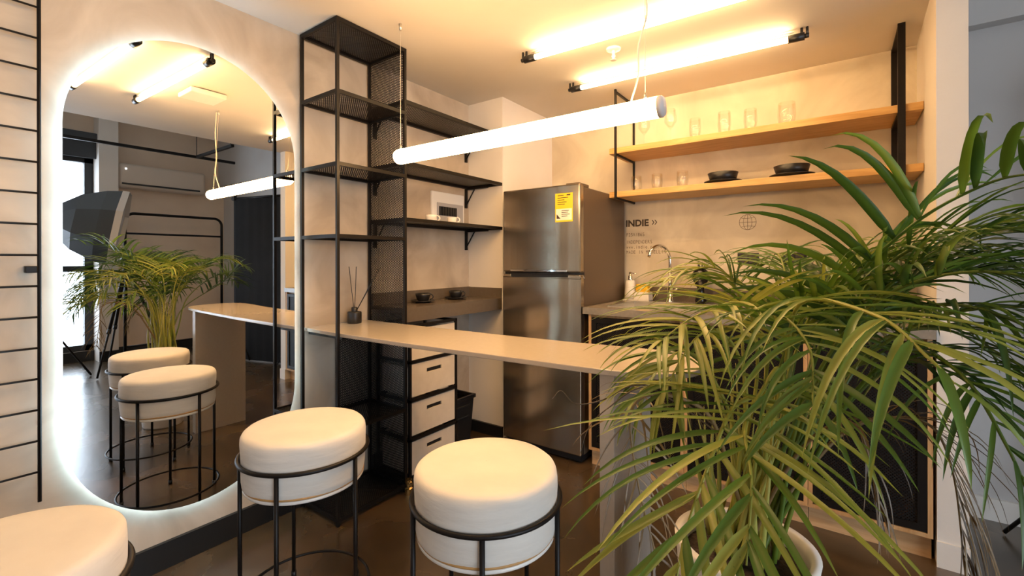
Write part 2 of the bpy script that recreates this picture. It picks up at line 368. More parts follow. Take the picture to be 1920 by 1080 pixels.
MB(O).box(x0+0.002, x0+0.003, 1.40, y1-P, 0.43, 0.825).build('back_mesh_panel', 'mesh_yz', o)
MB(O).box(x0+P, x1-P, y0+0.006, y0+0.007, 0.035, 0.41).build('end_mesh_panel', 'mesh_xz', o)

# ------------------------------------------------------------ wall shelves with brackets
def wall_shelf(zt, label):
    o = thing('wall_shelf', label, 'shelf', (-2.0, 2.05, zt), 'black mesh wall shelves above the niche worktop')
    O = o.location; X1 = -1.847; Y0, Y1 = 1.624, 2.472; t = 0.02
    f = MB(O)
    f.box(XW, X1, Y0, Y0+t, zt-t, zt); f.box(XW, X1, Y1-t, Y1, zt-t, zt); f.box(XW, XW+t, Y0+t, Y1-t, zt-t, zt); f.box(X1-t, X1, Y0+t, Y1-t, zt-t, zt)
    f.build('shelf_frame', 'black', o)
    MB(O).box(XW+t, X1-t, Y0+t, Y1-t, zt-0.004, zt-0.003).build('mesh_sheet', 'mesh_xy', o)
    for y in (1.66, 2.44):
        b = MB(O); b.box(XW, XW+0.012, y-0.010, y+0.010, zt-0.155, zt-t); b.box(XW, X1-0.10, y-0.008, y+0.008, zt-t-0.008, zt-t)
        b.tube([(XW+0.008, y, zt-0.135), (XW+0.085, y, zt-t-0.004)], 0.0045, 8)
        b.build('bracket', 'black', o)
    return o
wall_shelf(2.045, 'topmost black mesh wall shelf behind the tower, nothing on it')
wall_shelf(1.722, 'middle black mesh wall shelf right above the white breaker box')
wall_shelf(1.425, 'lowest black mesh wall shelf carrying two white cups')

# breaker box
o = thing('breaker_box', 'white electrical breaker box with smoked cover on wall above the lowest mesh shelf', 'breaker box', (XW, 2.25, 1.55))
O = o.location
MB(O).box(XW, -2.128, 2.095, 2.405, 1.44, 1.650).build('housing', 'white_pl', o, bevel=0.006)
MB(O).box(-2.128, -2.122, 2.135, 2.385, 1.445, 1.578).build('cover_window', 'grey_win', o, bevel=0.002)
for i in range(7):
    y = 2.150+i*0.0245
    MB(O).box(-2.122, -2.114, y, y+0.017, 1.495, 1.553).build('breaker_switch', 'black_pl', o)

# ------------------------------------------------------------ niche worktop, drawers, bin
o = thing('niche_worktop', 'dark taupe stone worktop with upstand in the niche behind the tower', 'worktop', (-2.0, 2.05, 0.945))
O = o.location
MB(O).prism([(XW, 1.640), (-1.875, 1.640), (-1.852, 2.474), (XW, 2.474)], 0.925, 0.945).build('slab', 'worktop', o)
MB(O).prism([(-1.895, 1.640), (-1.875, 1.640), (-1.852, 2.474), (-1.872, 2.474)], 0.868, 0.925).build('front_apron', 'worktop', o)
MB(O).box(XW, XW+0.014, 1.640, 2.474, 0.945, 1.013).box(XW+0.014, -1.853, 2.460, 2.474, 0.945, 1.011).build('upstand', 'worktop', o)
o = thing('drawer_trolley', 'pale four-drawer unit in a black steel frame under the niche worktop', 'drawer unit', (-1.99, 1.85, 0))
O = o.location
f = MB(O)
for px in (-2.125, -1.865):
    for py in (1.655, 2.012): f.box(px, px+0.014, py, py+0.014, 0.0, 0.855)
for z in (0.855-0.016, 0.648, 0.441, 0.232, 0.030):
    f.box(-2.125, -1.851, 1.655, 1.669, z, z+0.014); f.box(-2.125, -1.851, 2.012, 2.026, z, z+0.014)
    f.box(-1.863, -1.851, 1.669, 2.012, z, z+0.016); f.box(-2.125, -2.113, 1.669, 2.012, z, z+0.014)
f.build('frame', 'black', o)
for zt in (0.830, 0.642, 0.435, 0.226):
    zb = zt-0.176
    d = MB(O); d.box(-2.10, -1.872, 1.675, 1.683, zb, zt-0.02); d.box(-2.10, -1.872, 2.0, 2.008, zb, zt-0.02); d.box(-2.10, -2.092, 1.683, 2.0, zb, zt-0.02); d.box(-2.10, -1.872, 1.683, 2.0, zb, zb+0.008)
    # front with hand slot
    yy0, yy1, s0, s1, h0, h1 = 1.672, 2.010, 1.785, 1.900, zt-0.062, zt-0.040
    for bx in ((yy0, s0, zb, zt), (s1, yy1, zb, zt), (s0, s1, zb, h0), (s0, s1, h1, zt)):
        d.box(-1.872, -1.858, *bx)
    dr = d.build('drawer', 'mdf', o)
    MB(O).box(-1.8725, -1.866, s0-0.004, s1+0.004, h0-0.004, h1+0.004).build('hand_slot', 'black_pl', dr, label='dark cut-out slot')
o = thing('storage_bin', 'black plastic bin on the floor right of the pale drawers', 'bin', (-1.99, 2.16, 0))
O = o.location
def taper(mb, x0, x1, y0, y1, z0, z1, k):
    v = [(x0+k, y0+k, z0), (x1-k, y0+k, z0), (x1-k, y1-k, z0), (x0+k, y1-k, z0), (x0, y0, z1), (x1, y0, z1), (x1, y1, z1), (x0, y1, z1)]
    return mb.add(v, [(0, 3, 2, 1), (0, 1, 5, 4), (1, 2, 6, 5), (2, 3, 7, 6), (3, 0, 4, 7)])
taper(MB(O), -2.12, -1.93, 2.05, 2.27, 0.0, 0.32, 0.02).build('body', 'black_pl', o)
r = MB(O); r.box(-2.13, -1.92, 2.04, 2.055, 0.31, 0.335); r.box(-2.13, -1.92, 2.265, 2.28, 0.31, 0.335); r.box(-2.13, -2.115, 2.055, 2.265, 0.31, 0.335); r.box(-1.935, -1.92, 2.055, 2.265, 0.31, 0.335)
r.box(-1.935, -1.922, 2.10, 2.22, 0.27, 0.285); r.box(-1.94, -1.925, 2.10, 2.22, 0.20, 0.212)
r.build('rim', 'black_pl', o, bevel=0.003)
o = thing('floor_valve', 'small brass pipe fitting on the floor beside the tower foot', 'pipe fitting', (-1.800, 1.60, 0))
MB(o.location).lathe([(0.001, 0), (0.02, 0), (0.02, 0.03), (0.012, 0.035), (0.012, 0.055), (0.018, 0.06), (0.018, 0.075), (0.001, 0.075)], (-1.800, 1.60, 0), 12, smooth=False).build('body', 'brass', o)
MB(o.location).tube([(-1.800, 1.60, 0.065), (-1.765, 1.585, 0.065)], 0.010, 8).build('outlet', 'brass', o)

# ------------------------------------------------------------ bar counter
o = thing('bar_counter', 'long narrow taupe bar counter with rounded end running out from the shelf tower', 'bar counter', (-1.1, 1.4, 0))
O = o.location
BP = [(XW, 1.236), (-1.83, 1.229), (-1.60, 1.232), (-1.36, 1.237), (-1.04, 1.254), (-0.72, 1.270), (-0.585, 1.279), (-0.50, 1.292), (-0.43, 1.318), (-0.378, 1.360), (-0.350, 1.410), (-0.336, 1.465),
      (-0.334, 1.53), (-0.345, 1.590), (-0.375, 1.640), (-0.42, 1.672), (-0.48, 1.682), (-0.60, 1.672), (-0.733, 1.660), (-0.845, 1.640), (-1.056, 1.627), (-1.21, 1.617), (-1.60, 1.607), (-1.829, 1.602), (-1.85, 1.600), (XW, 1.600)]
MB(O).prism(BP, 0.852, 0.870).build('countertop', 'bar_top', o, bevel=0.003)
MB(O).box(-0.600, -0.552, 1.300, 1.63, 0, 0.852).build('end_panel', 'bar_top', o, bevel=0.002)
MB(O).box(-1.82, -0.62, 1.42, 1.45, 0.832, 0.852).build('support_bar', 'black', o)

# reed diffuser
o = thing('reed_diffuser', 'small black reed diffuser bottle with four sticks on the bar', 'diffuser', (-2.09, 1.475, 0.870))
o.location.x = -2.075; O = o.location
MB(O).lathe([(0.001, 0), (0.033, 0), (0.036, 0.004), (0.036, 0.056), (0.033, 0.061), (0.016, 0.062), (0.001, 0.062)], O, 28).build('bottle', 'black_ceramic', o)
MB(O).lathe([(0.015, 0.060), (0.0155, 0.083), (0.012, 0.084), (0.011, 0.070)], O, 20).build('neck', 'black_ceramic', o)
for dx, dy, dz in ((-0.030, -0.012, 0.297), (0.008, 0.006, 0.297), (0.088, 0.085, 0.285), (0.096, 0.092, 0.291)):
    MB(O).tube([(O.x-dx*0.06, O.y-dy*0.06, O.z+0.03), (O.x+dx, O.y+dy, O.z+dz)], 0.0019, 6).build('reed_stick', 'black_pl', o)

# ------------------------------------------------------------ cups
def cup(loc, label, m, group, R=0.045, H=0.05, saucer=0.072, hdir=(0.8, 0.6)):
    o = thing('coffee_cup', label, 'cup', loc, group); O = o.location; z0 = 0.0
    if saucer:
        MB(O).lathe([(0.001, 0), (saucer*0.55, 0), (saucer, 0.011), (saucer, 0.014), (saucer*0.6, 0.005), (0.001, 0.005)], O, 32).build('saucer', m, o); z0 = 0.006
    MB(O).lathe([(0.001, z0), (R*0.58, z0), (R*0.80, z0+H*0.25), (R*0.97, z0+H*0.7), (R, z0+H), (R-0.003, z0+H), (R*0.92, z0+H*0.7), (R*0.75, z0+H*0.3), (R*0.5, z0+0.006), (0.001, z0+0.006)], O, 32).build('cup_body', m, o)
    h = Vector((*hdir, 0)).normalized(); hp = []
    for i in range(9):
        a = -pi/2+pi*i/8
        hp.append(O+h*(R*0.92+0.020*cos(a))+up*(z0+H*0.58+0.016*sin(a)))
    MB(O).tube(hp, 0.0038, 8).build('handle', m, o); return o
cup((-2.045, 1.935, 0.945), 'black cup on a saucer on the dark worktop, left of the pair next the tower', 'black_ceramic', 'black cups on the niche worktop')
cup((-2.045, 2.225, 0.945), 'black cup on a saucer on the dark worktop, right of the pair next the fridge', 'black_ceramic', 'black cups on the niche worktop')
cup((-1.985, 1.945, 1.425), 'small white cup on lowest mesh shelf left of the breaker box', 'white_cer', 'white cups on the mesh shelf', 0.034, 0.046, 0)
cup((-1.985, 2.125, 1.425), 'small white cup on a saucer in front of the breaker box', 'white_cer', 'white cups on the mesh shelf', 0.032, 0.040, 0.052)

# ------------------------------------------------------------ fridge
FX0, FX1, FY = -1.782, -1.222, 2.392
o = thing('refrigerator', 'dark steel two-door fridge with yellow energy label beside the pillar', 'fridge', ((FX0+FX1)/2, 2.7, 0))
O = o.location
MB(O).box(FX0+0.004, FX1-0.004, FY+0.055, 3.08, 0.045, 1.635).build('body', 'fridge_side', o, bevel=0.006)
MB(O).box(FX0, FX1, FY, FY+0.048, 1.125, 1.649).build('upper_door', 'steel_dark', o, bevel=0.010, seg=4)
ld = MB(O).box(FX0, FX1, FY, FY+0.048, 0.055, 1.092).box(FX0, FX0+0.062, FY, FY+0.048, 1.092, 1.112).box(FX1-0.085, FX1, FY, FY+0.048, 1.092, 1.112).build('lower_door', 'steel_dark', o, bevel=0.005, seg=3)
MB(O).box(FX0+0.062, FX1-0.085, FY+0.004, FY+0.03, 1.075, 1.118).build('handle_recess', 'black_pl', o)
MB(O).box(FX0+0.062, FX1-0.085, FY-0.006, FY+0.01, 1.128, 1.142).build('handle_lip', 'chrome', o, bevel=0.002)
MB(O).box(FX0+0.004, FX1-0.004, FY+0.02, FY+0.06, 1.10, 1.128).build('door_gap', 'black_pl', o)
MB(O).box(FX1-0.10, FX1-0.012, FY+0.01, FY+0.14, 1.636, 1.656).build('hinge_cover', 'fridge_side', o, bevel=0.004)
k = MB(O).box(FX0+0.01, FX1-0.01, FY+0.03, 3.05, 0.012, 0.05)
for x in (FX0+0.05, FX1-0.05): k.tube([(x, FY+0.06, 0), (x, FY+0.06, 0.03)], 0.02, 12)
k.build('plinth', 'black_pl', o)
yl = FY-0.0006
MB(O).box(-1.389, -1.270, yl-0.0006, yl, 1.427, 1.598).build('energy_label', 'label_y', o, label='yellow energy label')
MB(O).box(-1.383, -1.276, yl-0.0014, yl-0.0007, 1.437, 1.505).build('label_panel', 'label_w', o)
t = MB(O)
for i, (xa, xb, z) in enumerate([(-1.37, -1.33, 1.583), (-1.372, -1.30, 1.569), (-1.372, -1.325, 1.556), (-1.372, -1.31, 1.543), (-1.372, -1.322, 1.531), (-1.345, -1.295, 1.492), (-1.345, -1.300, 1.481), (-1.345, -1.29, 1.470), (-1.345, -1.305, 1.459)]):
    if i == 5: t.build('label_print', 'ink', o); t = MB(O)
    t.box(xa, xb, yl-0.0022, yl-0.0015, z, z+0.0035)
MB(O).box(-1.31, -1.285, yl-0.0022, yl-0.0015, 1.582, 1.590).build('label_header', 'ink', o)
MB(O).add([(-1.378, yl-0.002, 1.447), (-1.378, yl-0.002, 1.475), (-1.352, yl-0.002, 1.447)], [(0, 1, 2)]).build('label_arrow', 'ink', o)
t.build('label_print', 'ink', o)

# ------------------------------------------------------------ kitchen base cabinets and worktop
def cabinet(xa, xb, label):
    o = thing('base_cabinet', label, 'cabinet', ((xa+xb)/2, 2.77, 0), 'kitchen base cabinets'); O = o.location
    b = MB(O); t = 0.016
    b.box(xa, xa+t, 2.42, 3.11, 0.10, 0.885); b.box(xb-t, xb, 2.42, 3.11, 0.10, 0.885); b.box(xa+t, xb-t, 2.42, 3.11, 0.10, 0.10+t); b.box(xa+t, xb-t, 2.44, 3.11, 0.869, 0.885); b.box(xa+t, xb-t, 3.10, 3.11, 0.116, 0.869)
    b.build('carcass', 'oak_v', o)
    MB(O).box(xa, xb, 2.464, 2.48, 0.0, 0.10).build('plinth', 'oak_h', o)
    MB(O).box(xa+t, xb-t, 2.46, 3.09, 0.47, 0.484).build('inner_shelf', 'black', o)
    d = MB(O); da, db, z0, z1, w = xa+t+0.002, xb-t-0.002, 0.119, 0.866, 0.028
    d.box(da, da+w, 2.422, 2.440, z0, z1); d.box(db-w, db, 2.422, 2.440, z0, z1); d.box(da+w, db-w, 2.422, 2.440, z0, z0+w); d.box(da+w, db-w, 2.422, 2.440, z1-w, z1)
    dd = d.build('door', 'black', o)
    MB(O).box(da+w, db-w, 2.430, 2.431, z0+w, z1-w).build('mesh_sheet', 'door_mesh', dd)
cabinet(-1.184, -0.650, 'oak framed base cabinet with black mesh door next to the fridge')
cabinet(-0.648, -0.114, 'middle oak framed base cabinet with black mesh door behind the palm')
cabinet(-0.112, 0.300, 'oak framed base cabinet with black mesh door against the white partition')
o = thing('kitchen_worktop', 'grey stone kitchen worktop with low upstand under the oak shelves', 'worktop', (-0.45, 2.8, 0.925)); O = o.location
SX0, SX1, SY0, SY1 = -1.10, -0.62, 2.56, 2.92
m = MB(O)
m.box(-1.215, SX0, 2.405, YB-0.001, 0.886, 0.925); m.box(SX1, 0.308, 2.405, YB-0.001, 0.886, 0.925); m.box(SX0, SX1, 2.405, SY0, 0.886, 0.925); m.box(SX0, SX1, SY1, YB-0.001, 0.886, 0.925)
m.build('slab', 'kworktop', o)
MB(O).box(-1.215, 0.326, YB-0.016, YB-0.001, 0.925, 1.015).build('upstand', 'worktop', o)
o = thing('kitchen_sink', 'stainless steel sink set into the worktop below the gooseneck tap', 'sink', (-0.86, 2.74, 0.925)); O = o.location
m = MB(O); m.box(SX0-0.02, SX0, SY0-0.02, SY1+0.02, 0.925, 0.930); m.box(SX1, SX1+0.02, SY0-0.02, SY1+0.02, 0.925, 0.930); m.box(SX0, SX1, SY0-0.02, SY0, 0.925, 0.930); m.box(SX0, SX1, SY1, SY1+0.02, 0.925, 0.930)
m.build('rim', 'steel', o)
m = MB(O); e = 0.002
for bx in ((SX0+e, SX0+2*e, SY0+e, SY1-e), (SX1-2*e, SX1-e, SY0+e, SY1-e), (SX0+e, SX1-e, SY0+e, SY0+2*e), (SX0+e, SX1-e, SY1-2*e, SY1-e)): m.box(*bx, 0.89, 0.926)
m.box(SX0+e, SX1-e, SY0+e, SY1-e, 0.888, 0.890); m.build('basin', 'steel', o)
o = thing('kitchen_tap', 'tall chrome gooseneck tap standing behind the sink', 'tap', (-0.885, 2.99, 0.925)); O = o.location
MB(O).lathe([(0.001, 0), (0.026, 0), (0.024, 0.012), (0.018, 0.016), (0.0165, 0.10), (0.001, 0.10)], O, 20).build('base', 'chrome', o)
gp = [O+up*0.09, O+up*0.27]
hd = Vector((-0.075, -0.19, 0)); 
for i in range(1, 13):
    a = pi*i/12*0.92
    gp.append(O+up*(0.27+0.095*sin(a))+hd*(0.5*(1-cos(a))))
MB(O).tube(gp, 0.0095, 14).build('spout', 'chrome', o)
MB(O).tube([O+Vector((0.018, 0, 0.075)), O+Vector((0.055, -0.01, 0.095))], 0.006, 10).build('lever', 'chrome', o)
o = thing('soap_caddy', 'white soap pump and sponge tray beside the sink next to the fridge', 'soap dispenser', (-1.115, 3.02, 0.925)); O = o.location
MB(O).box(-1.205, -1.025, 2.985, 3.065, 0.925, 0.930).box(-1.125, -1.025, 2.985, 2.990, 0.93, 0.985).box(-1.125, -1.025, 3.06, 3.065, 0.93, 0.985).box(-1.03, -1.025, 2.99, 3.06, 0.93, 0.985).build('tray', 'white_cer', o, bevel=0.002)
MB(O).lathe([(0.001, 0.005), (0.040, 0.005), (0.040, 0.05), (0.033, 0.12), (0.028, 0.135), (0.001, 0.137)], (-1.163, 3.025, 0.925), 24).build('bottle', 'white_cer', o)
MB(O).lathe([(0.016, 0.135), (0.016, 0.165), (0.010, 0.168), (0.010, 0.19), (0.001, 0.192)], (-1.163, 3.025, 0.925), 16).tube([(-1.163, 3.025, 1.108), (-1.115, 3.01, 1.106)], 0.0045, 8).build('pump', 'chrome', o)
tag(MB((-1.077, 3.025, 0.93)).box(-1.118, -1.036, 3.0, 3.05, 0.931, 1.035).build('sponge', 'yellow', bevel=0.006), 'yellow sponge standing in the white sink caddy', 'sponge')
# black jar with tuft
o = thing('black_jar', 'glossy black round jar with dark spiky tuft behind the palm leaves', 'jar', (-0.70, 3.0, 0.925)); O = o.location
MB(O).lathe([(0.001, 0), (0.03, 0), (0.034, 0.02), (0.024, 0.06), (0.02, 0.10), (0.035, 0.125), (0.050, 0.155), (0.052, 0.18), (0.042, 0.205), (0.022, 0.22), (0.001, 0.22)], O, 28).build('jar_body', mat('gloss_black_glaze', (0.008, 0.007, 0.007), 0.12), o)
m = MB(O)
for i in range(22):
    a = random.uniform(0, 2*pi); s = random.uniform(0.02, 0.06)
    m.tube([O+up*0.20, O+Vector((cos(a)*s*0.5+0.012, sin(a)*s*0.5, 0.225)), O+Vector((cos(a)*s+0.02, sin(a)*s, random.uniform(0.225, 0.265)))], [0.004, 0.003, 0.0008], 5)
m.build('spiky_tuft', 'black_pl', o)
# coffee maker
o = thing('coffee_maker', 'black coffee maker on the worktop right of the wall sockets', 'coffee maker', (0.11, 2.93, 0.925)); O = o.location
MB(O).box(0.03, 0.20, 2.85, 3.05, 0.925, 0.95).build('base_plate', 'black_pl', o, bevel=0.006)
MB(O).box(0.03, 0.20, 2.98, 3.05, 0.95, 1.18).build('water_tank', 'black_pl', o, bevel=0.008)
MB(O).box(0.03, 0.20, 2.84, 3.05, 1.18, 1.25).build('brew_head', 'black_pl', o, bevel=0.012)
MB(O).lathe([(0.001, 0.026), (0.05, 0.026), (0.058, 0.07), (0.05, 0.14), (0.035, 0.16), (0.001, 0.16)], (0.115, 2.91, 0.925), 24).build('jug', mat('dark_jug', (0.01, 0.01, 0.01), 0.1), o)
# sockets
def socket(xc, label):
    o = thing('wall_socket', label, 'socket', (xc, YB, 1.203), 'black double wall sockets'); O = o.location
    MB(O).box(xc-0.059, xc+0.059, YB-0.010, YB, 1.166, 1.242).build('plate', 'black_pl', o, bevel=0.004)
    g = mat('socket_face', (0.05, 0.045, 0.04), 0.3)
    for s in (-0.025, 0.025):
        MB(O).box(xc+s-0.020, xc+s+0.020, YB-0.0125, YB-0.010, 1.180, 1.228).build('outlet', g, o, bevel=0.001)
        h = MB(O)
        for dx in (-0.008, 0.008): h.box(xc+s+dx-0.0015, xc+s+dx+0.0015, YB-0.0135, YB-0.0125, 1.200, 1.215)
        h.build('pin_slot', 'black_pl', o)
socket(-0.452, 'black wall socket on the plaster below the printed globe')
socket(-0.208, 'black wall socket on the plaster right of the one below the globe')

# ------------------------------------------------------------ wall print
def text_obj(name, body, x, z, h, m, parent, adv=None, bold=0.0, slant=0.0, xs=1.0):
    """letters standing flat on the back wall"""
    mb = MB(parent.location)
    def put(ch, px):
        cu = bpy.data.curves.new('t', 'FONT'); cu.body = ch; cu.size = h/0.70; cu.offset = bold; cu.resolution_u = 3; cu.shear = slant
        ob = bpy.data.objects.new('t', cu); COL.objects.link(ob)
        dg = bpy.context.evaluated_depsgraph_get(); me = bpy.data.meshes.new_from_object(ob.evaluated_get(dg))
        vs = [v.co.copy() for v in me.vertices]; fs = [tuple(p.vertices) for p in me.polygons]
        if vs:
            mn = min(v.x for v in vs); mx = max(v.x for v in vs)
            if adv:
                sc = min(xs, adv*0.78/max(mx-mn, 1e-6)); off = px+(adv-(mx-mn)*sc)/2
            else: sc = xs; off = px
            mb.add([(off+(v.x-mn)*sc, YB-0.0012, z+v.y) for v in vs], fs)
        bpy.data.objects.remove(ob); return (mx-mn)*xs if vs else 0
    px = x
    if adv:
        for ch in body:
            if ch != ' ': put(ch, px)
            px += adv
    else: put(body, px)
    ob = mb.build(name, m, parent); return ob
o = thing('wall_lettering', 'dark printed wall lettering reading INDIE with small lines under it by the fridge', 'lettering', (-1.13, YB, 1.36))
text_obj('headline', 'INDIE', -1.234, 1.437, 0.044, 'ink', o, bold=0.0024, xs=1.04)
ch = MB(o.location)
for cx in (-1.050, -1.031):
    for s in (1, -1):
        ch.add([(cx, YB-0.0012, 1.458+s*0.016), (cx+0.007, YB-0.0012, 1.458+s*0.016), (cx+0.019, YB-0.0012, 1.458), (cx+0.012, YB-0.0012, 1.458)], [(0, 1, 2, 3)])
ch.build('chevrons', 'ink', o)
text_obj('code_line', 'F25W/865', -1.234, 1.366, 0.024, 'ink_thin', o, adv=0.0168, xs=0.9)
text_obj('text_line', 'INDEPENDERS', -1.234, 1.314, 0.024, 'ink_thin', o, adv=0.0172, xs=0.9)
text_obj('text_line', 'www.indie.com.co', -1.234, 1.279, 0.024, 'ink_thin', o, adv=0.0172, xs=0.9)
text_obj('text_line', 'MADE IN MEDELLIN', -1.234, 1.243, 0.024, 'ink_thin', o, adv=0.0177, xs=0.9)
o = thing('globe_print', 'thin line globe symbol printed on the back wall above the left socket', 'wall print', (-0.455, YB, 1.430)); O = o.location
g = MB(O); R = 0.047; yy = YB-0.0015
def ring_pts(rx, rz, n=40): return [(O.x+rx*cos(2*pi*i/n), yy, O.z+rz*sin(2*pi*i/n)) for i in range(n)]
g.tube(ring_pts(R, R), 0.0009, 4, closed=True); g.tube(ring_pts(R*0.5, R), 0.0008, 4, closed=True)
g.tube([(O.x, yy, O.z-R), (O.x, yy, O.z+R)], 0.0008, 4); g.tube([(O.x-R, yy, O.z), (O.x+R, yy, O.z)], 0.0008, 4)
for s in (1, -1):
    zz = s*R*0.55; hwid = math.sqrt(R*R-zz*zz)
    g.tube([(O.x-hwid*cos(pi*i/12), yy, O.z+zz-s*0.006*sin(pi*i/12)+s*0.004) for i in range(13)], 0.0008, 4)
g.build('globe_lines', 'ink_thin', o)

# ------------------------------------------------------------ oak shelves in a black hanging frame
SH0, SH1 = 2.805, 3.115
o = thing('hanging_shelf_frame', 'black steel frame hanging from the ceiling holding the two oak shelves', 'shelf frame', (-0.45, 2.96, ZC)); O = o.location
for xa in (-1.180, 0.226):
    w = 0.012 if xa < 0 else 0.028
    MB(O).box(xa, xa+w, SH0-0.016, SH0-0.001, 1.592, ZC).build('front_post', 'black', o)
    MB(O).box(xa, xa+w, YB-0.013, YB, 1.592, ZC).build('rear_post', 'black', o)
    for z in (1.594, 1.878, ZC-0.022): MB(O).box(xa, xa+w, SH0-0.001, YB-0.013, z, z+0.012).build('cross_bar', 'black', o)
for z0, lab in ((1.890, 'upper oak shelf with six clear glasses, hung above the kitchen worktop'), (1.606, 'lower oak shelf with black bowls on plates, hung above the kitchen worktop')):
    tag(MB((-0.45, 2.96, z0)).box(-1.222, 0.319, SH0, SH1-0.002, z0, z0+0.037).build('oak_shelf', 'oak', bevel=0.002), lab, 'shelf', 'oak shelves')
def glass(loc, label, H, R, group, stem=False):
    o = thing('drinking_glass', label, 'glass', loc, group); O = o.location
    if stem:
        MB(O).lathe([(0.001, 0), (0.030, 0), (0.030, 0.0025), (0.004, 0.006), (0.0035, H*0.4), (0.016, H*0.46), (R, H*0.62), (R*0.98, H*0.78), (R*0.78, H), (R*0.78-0.001, H), (R*0.96, H*0.78), (R-0.0015, H*0.63), (0.015, H*0.48), (0.001, H*0.46)], O, 28).build('glass_body', 'glass', o)
    else:
        MB(O).lathe([(0.001, 0.001), (R*0.80, 0.001), (R*0.86, 0.006), (R*1.0, H*0.45), (R*0.93, H), (R*0.93-0.0015, H), (R*0.985, H*0.45), (R*0.83, 0.010), (0.001, 0.008)], O, 28).build('glass_body', 'glass', o)
    return o
zt = 1.9272
for x, R_, lab, H, st in ((-1.015, 0.036, 'stemmed glass on upper oak shelf, half hidden behind the pendant tube end', 0.19, True), (-0.848, 0.037, 'stemmed glass on upper oak shelf just right of the pendant tube', 0.205, True),
    (-0.703, 0.034, 'clear tumbler on upper oak shelf, third glass from the left', 0.12, False), (-0.540, 0.036, 'clear tumbler on upper oak shelf above the left black bowl', 0.13, False),
    (-0.404, 0.035, 'clear tumbler on upper oak shelf between the two black bowls below', 0.12, False), (-0.228, 0.044, 'clear tumbler on upper oak shelf, rightmost and widest of its row', 0.12, False)):
    glass((x, 2.88, zt), lab, H, R_, 'glasses on the upper oak shelf', st)
zt = 1.6432
for x, lab in ((-1.067, 'small clear glass on lower oak shelf against the black frame post'), (-0.932, 'small clear glass on lower oak shelf, middle of three'), (-0.777, 'small clear glass on lower oak shelf nearest the left black bowl')):
    glass((x, 2.88, zt), lab, 0.098, 0.035, 'glasses on the lower oak shelf')
for x, lab in ((-0.549, 'left'), (-0.206, 'right')):
    s = 1.0 if x < -0.4 else 1.05
    xx = x; yb_ = 2.885
    tag(MB((x, yb_, zt)).lathe([(0.001, 0), (0.06, 0), (0.100*s, 0.010), (0.102*s, 0.013), (0.062, 0.007), (0.001, 0.007)], (x, yb_, zt), 40).build('dinner_plate', 'black_ceramic'), f'flat black plate under the {lab} black bowl on the lower oak shelf', 'plate', 'black plates on the oak shelf')
    tag(MB((x, yb_, zt+0.0075)).lathe([(0.001, 0), (0.050, 0), (0.071*s, 0.014), (0.082*s, 0.053), (0.080*s, 0.053), (0.068*s, 0.016), (0.001, 0.006)], (x, yb_, zt+0.0085), 40).build('bowl', 'black_ceramic'), f'{lab} black bowl standing on a plate on the lower oak shelf', 'bowl', 'black bowls on the oak shelf')

# ------------------------------------------------------------ stools
def make_stool(c, label, rot=18):
    o = thing('bar_stool', label, 'stool', (c[0], c[1], 0), 'round cream bar stools'); O = o.location; C = Vector((c[0], c[1], 0))
    Rc = 0.196
    prof = [(0.001, 0.458), (0.150, 0.458), (0.180, 0.460), (0.190, 0.470), (0.1935, 0.490), (0.1945, 0.53), (0.1955, 0.555), (0.1965, 0.585), (0.197, 0.608), (0.1955, 0.622), (0.1915, 0.630), (0.185, 0.6355), (0.175, 0.638), (0.15, 0.640), (0.12, 0.642), (0.06, 0.643), (0.001, 0.643)]
    m = MB(O); m.lathe(prof, C, 72); ob = m.build('cushion', 'fabric', o)
    for v in ob.data.vertices:
        a = math.atan2(v.co.y, v.co.x); r = math.hypot(v.co.x, v.co.y)
        if r > 0.1:
            f = 1+0.006*sin(3*a+v.co.z*9)*sin(v.co.z*35+1.0)+0.003*sin(9*a+v.co.z*60)
            v.co.x *= f; v.co.y *= f
    MB(O).tube([C+Vector((0.187*cos(2*pi*i/64), 0.187*sin(2*pi*i/64), 0.470)) for i in range(64)], 0.0045, 6, closed=True).build('piping', 'trim_gold', o, label='ochre piping')
    MB(O).lathe([(0.05, 0.4535), (0.186, 0.4535), (0.1895, 0.457), (0.1895, 0.463), (0.186, 0.466), (0.05, 0.466)], C, 64).build('seat_base', 'white_cer', o)
    MB(O).tube([C+Vector((0.2035*cos(2*pi*i/72), 0.2035*sin(2*pi*i/72), 0.553)) for i in range(72)], 0.0068, 10, closed=True).build('seat_ring', 'black', o)
    MB(O).tube([C+Vector((0.207*cos(2*pi*i/72), 0.207*sin(2*pi*i/72), 0.068)) for i in range(72)], 0.0050, 8, closed=True).build('foot_ring', 'black', o)
    for k in range(5):
        a = radians(rot+72*k); p = C+Vector((0.2005*cos(a), 0.2005*sin(a), 0))
        lg = MB(O); lg.tube([p+up*0.006, p+up*0.551], 0.0068, 10); l = lg.build('leg', 'black', o)
        MB(O).tube([p, p+up*0.022], 0.0095, 10).build('rubber_foot', 'black_pl', l)
    return o
st = make_stool((-0.797, 0.990), 'round cream stool on black wire legs, nearest the middle of the bar')
L0 = st.location.copy()
copy_tree(st, (-1.495, 0.867, 0), 'round cream stool on black wire legs between the mirror and the middle stool')
copy_tree(st, (-1.314, 0.133, 0), 'round cream stool at the lower left corner, only its top in view')

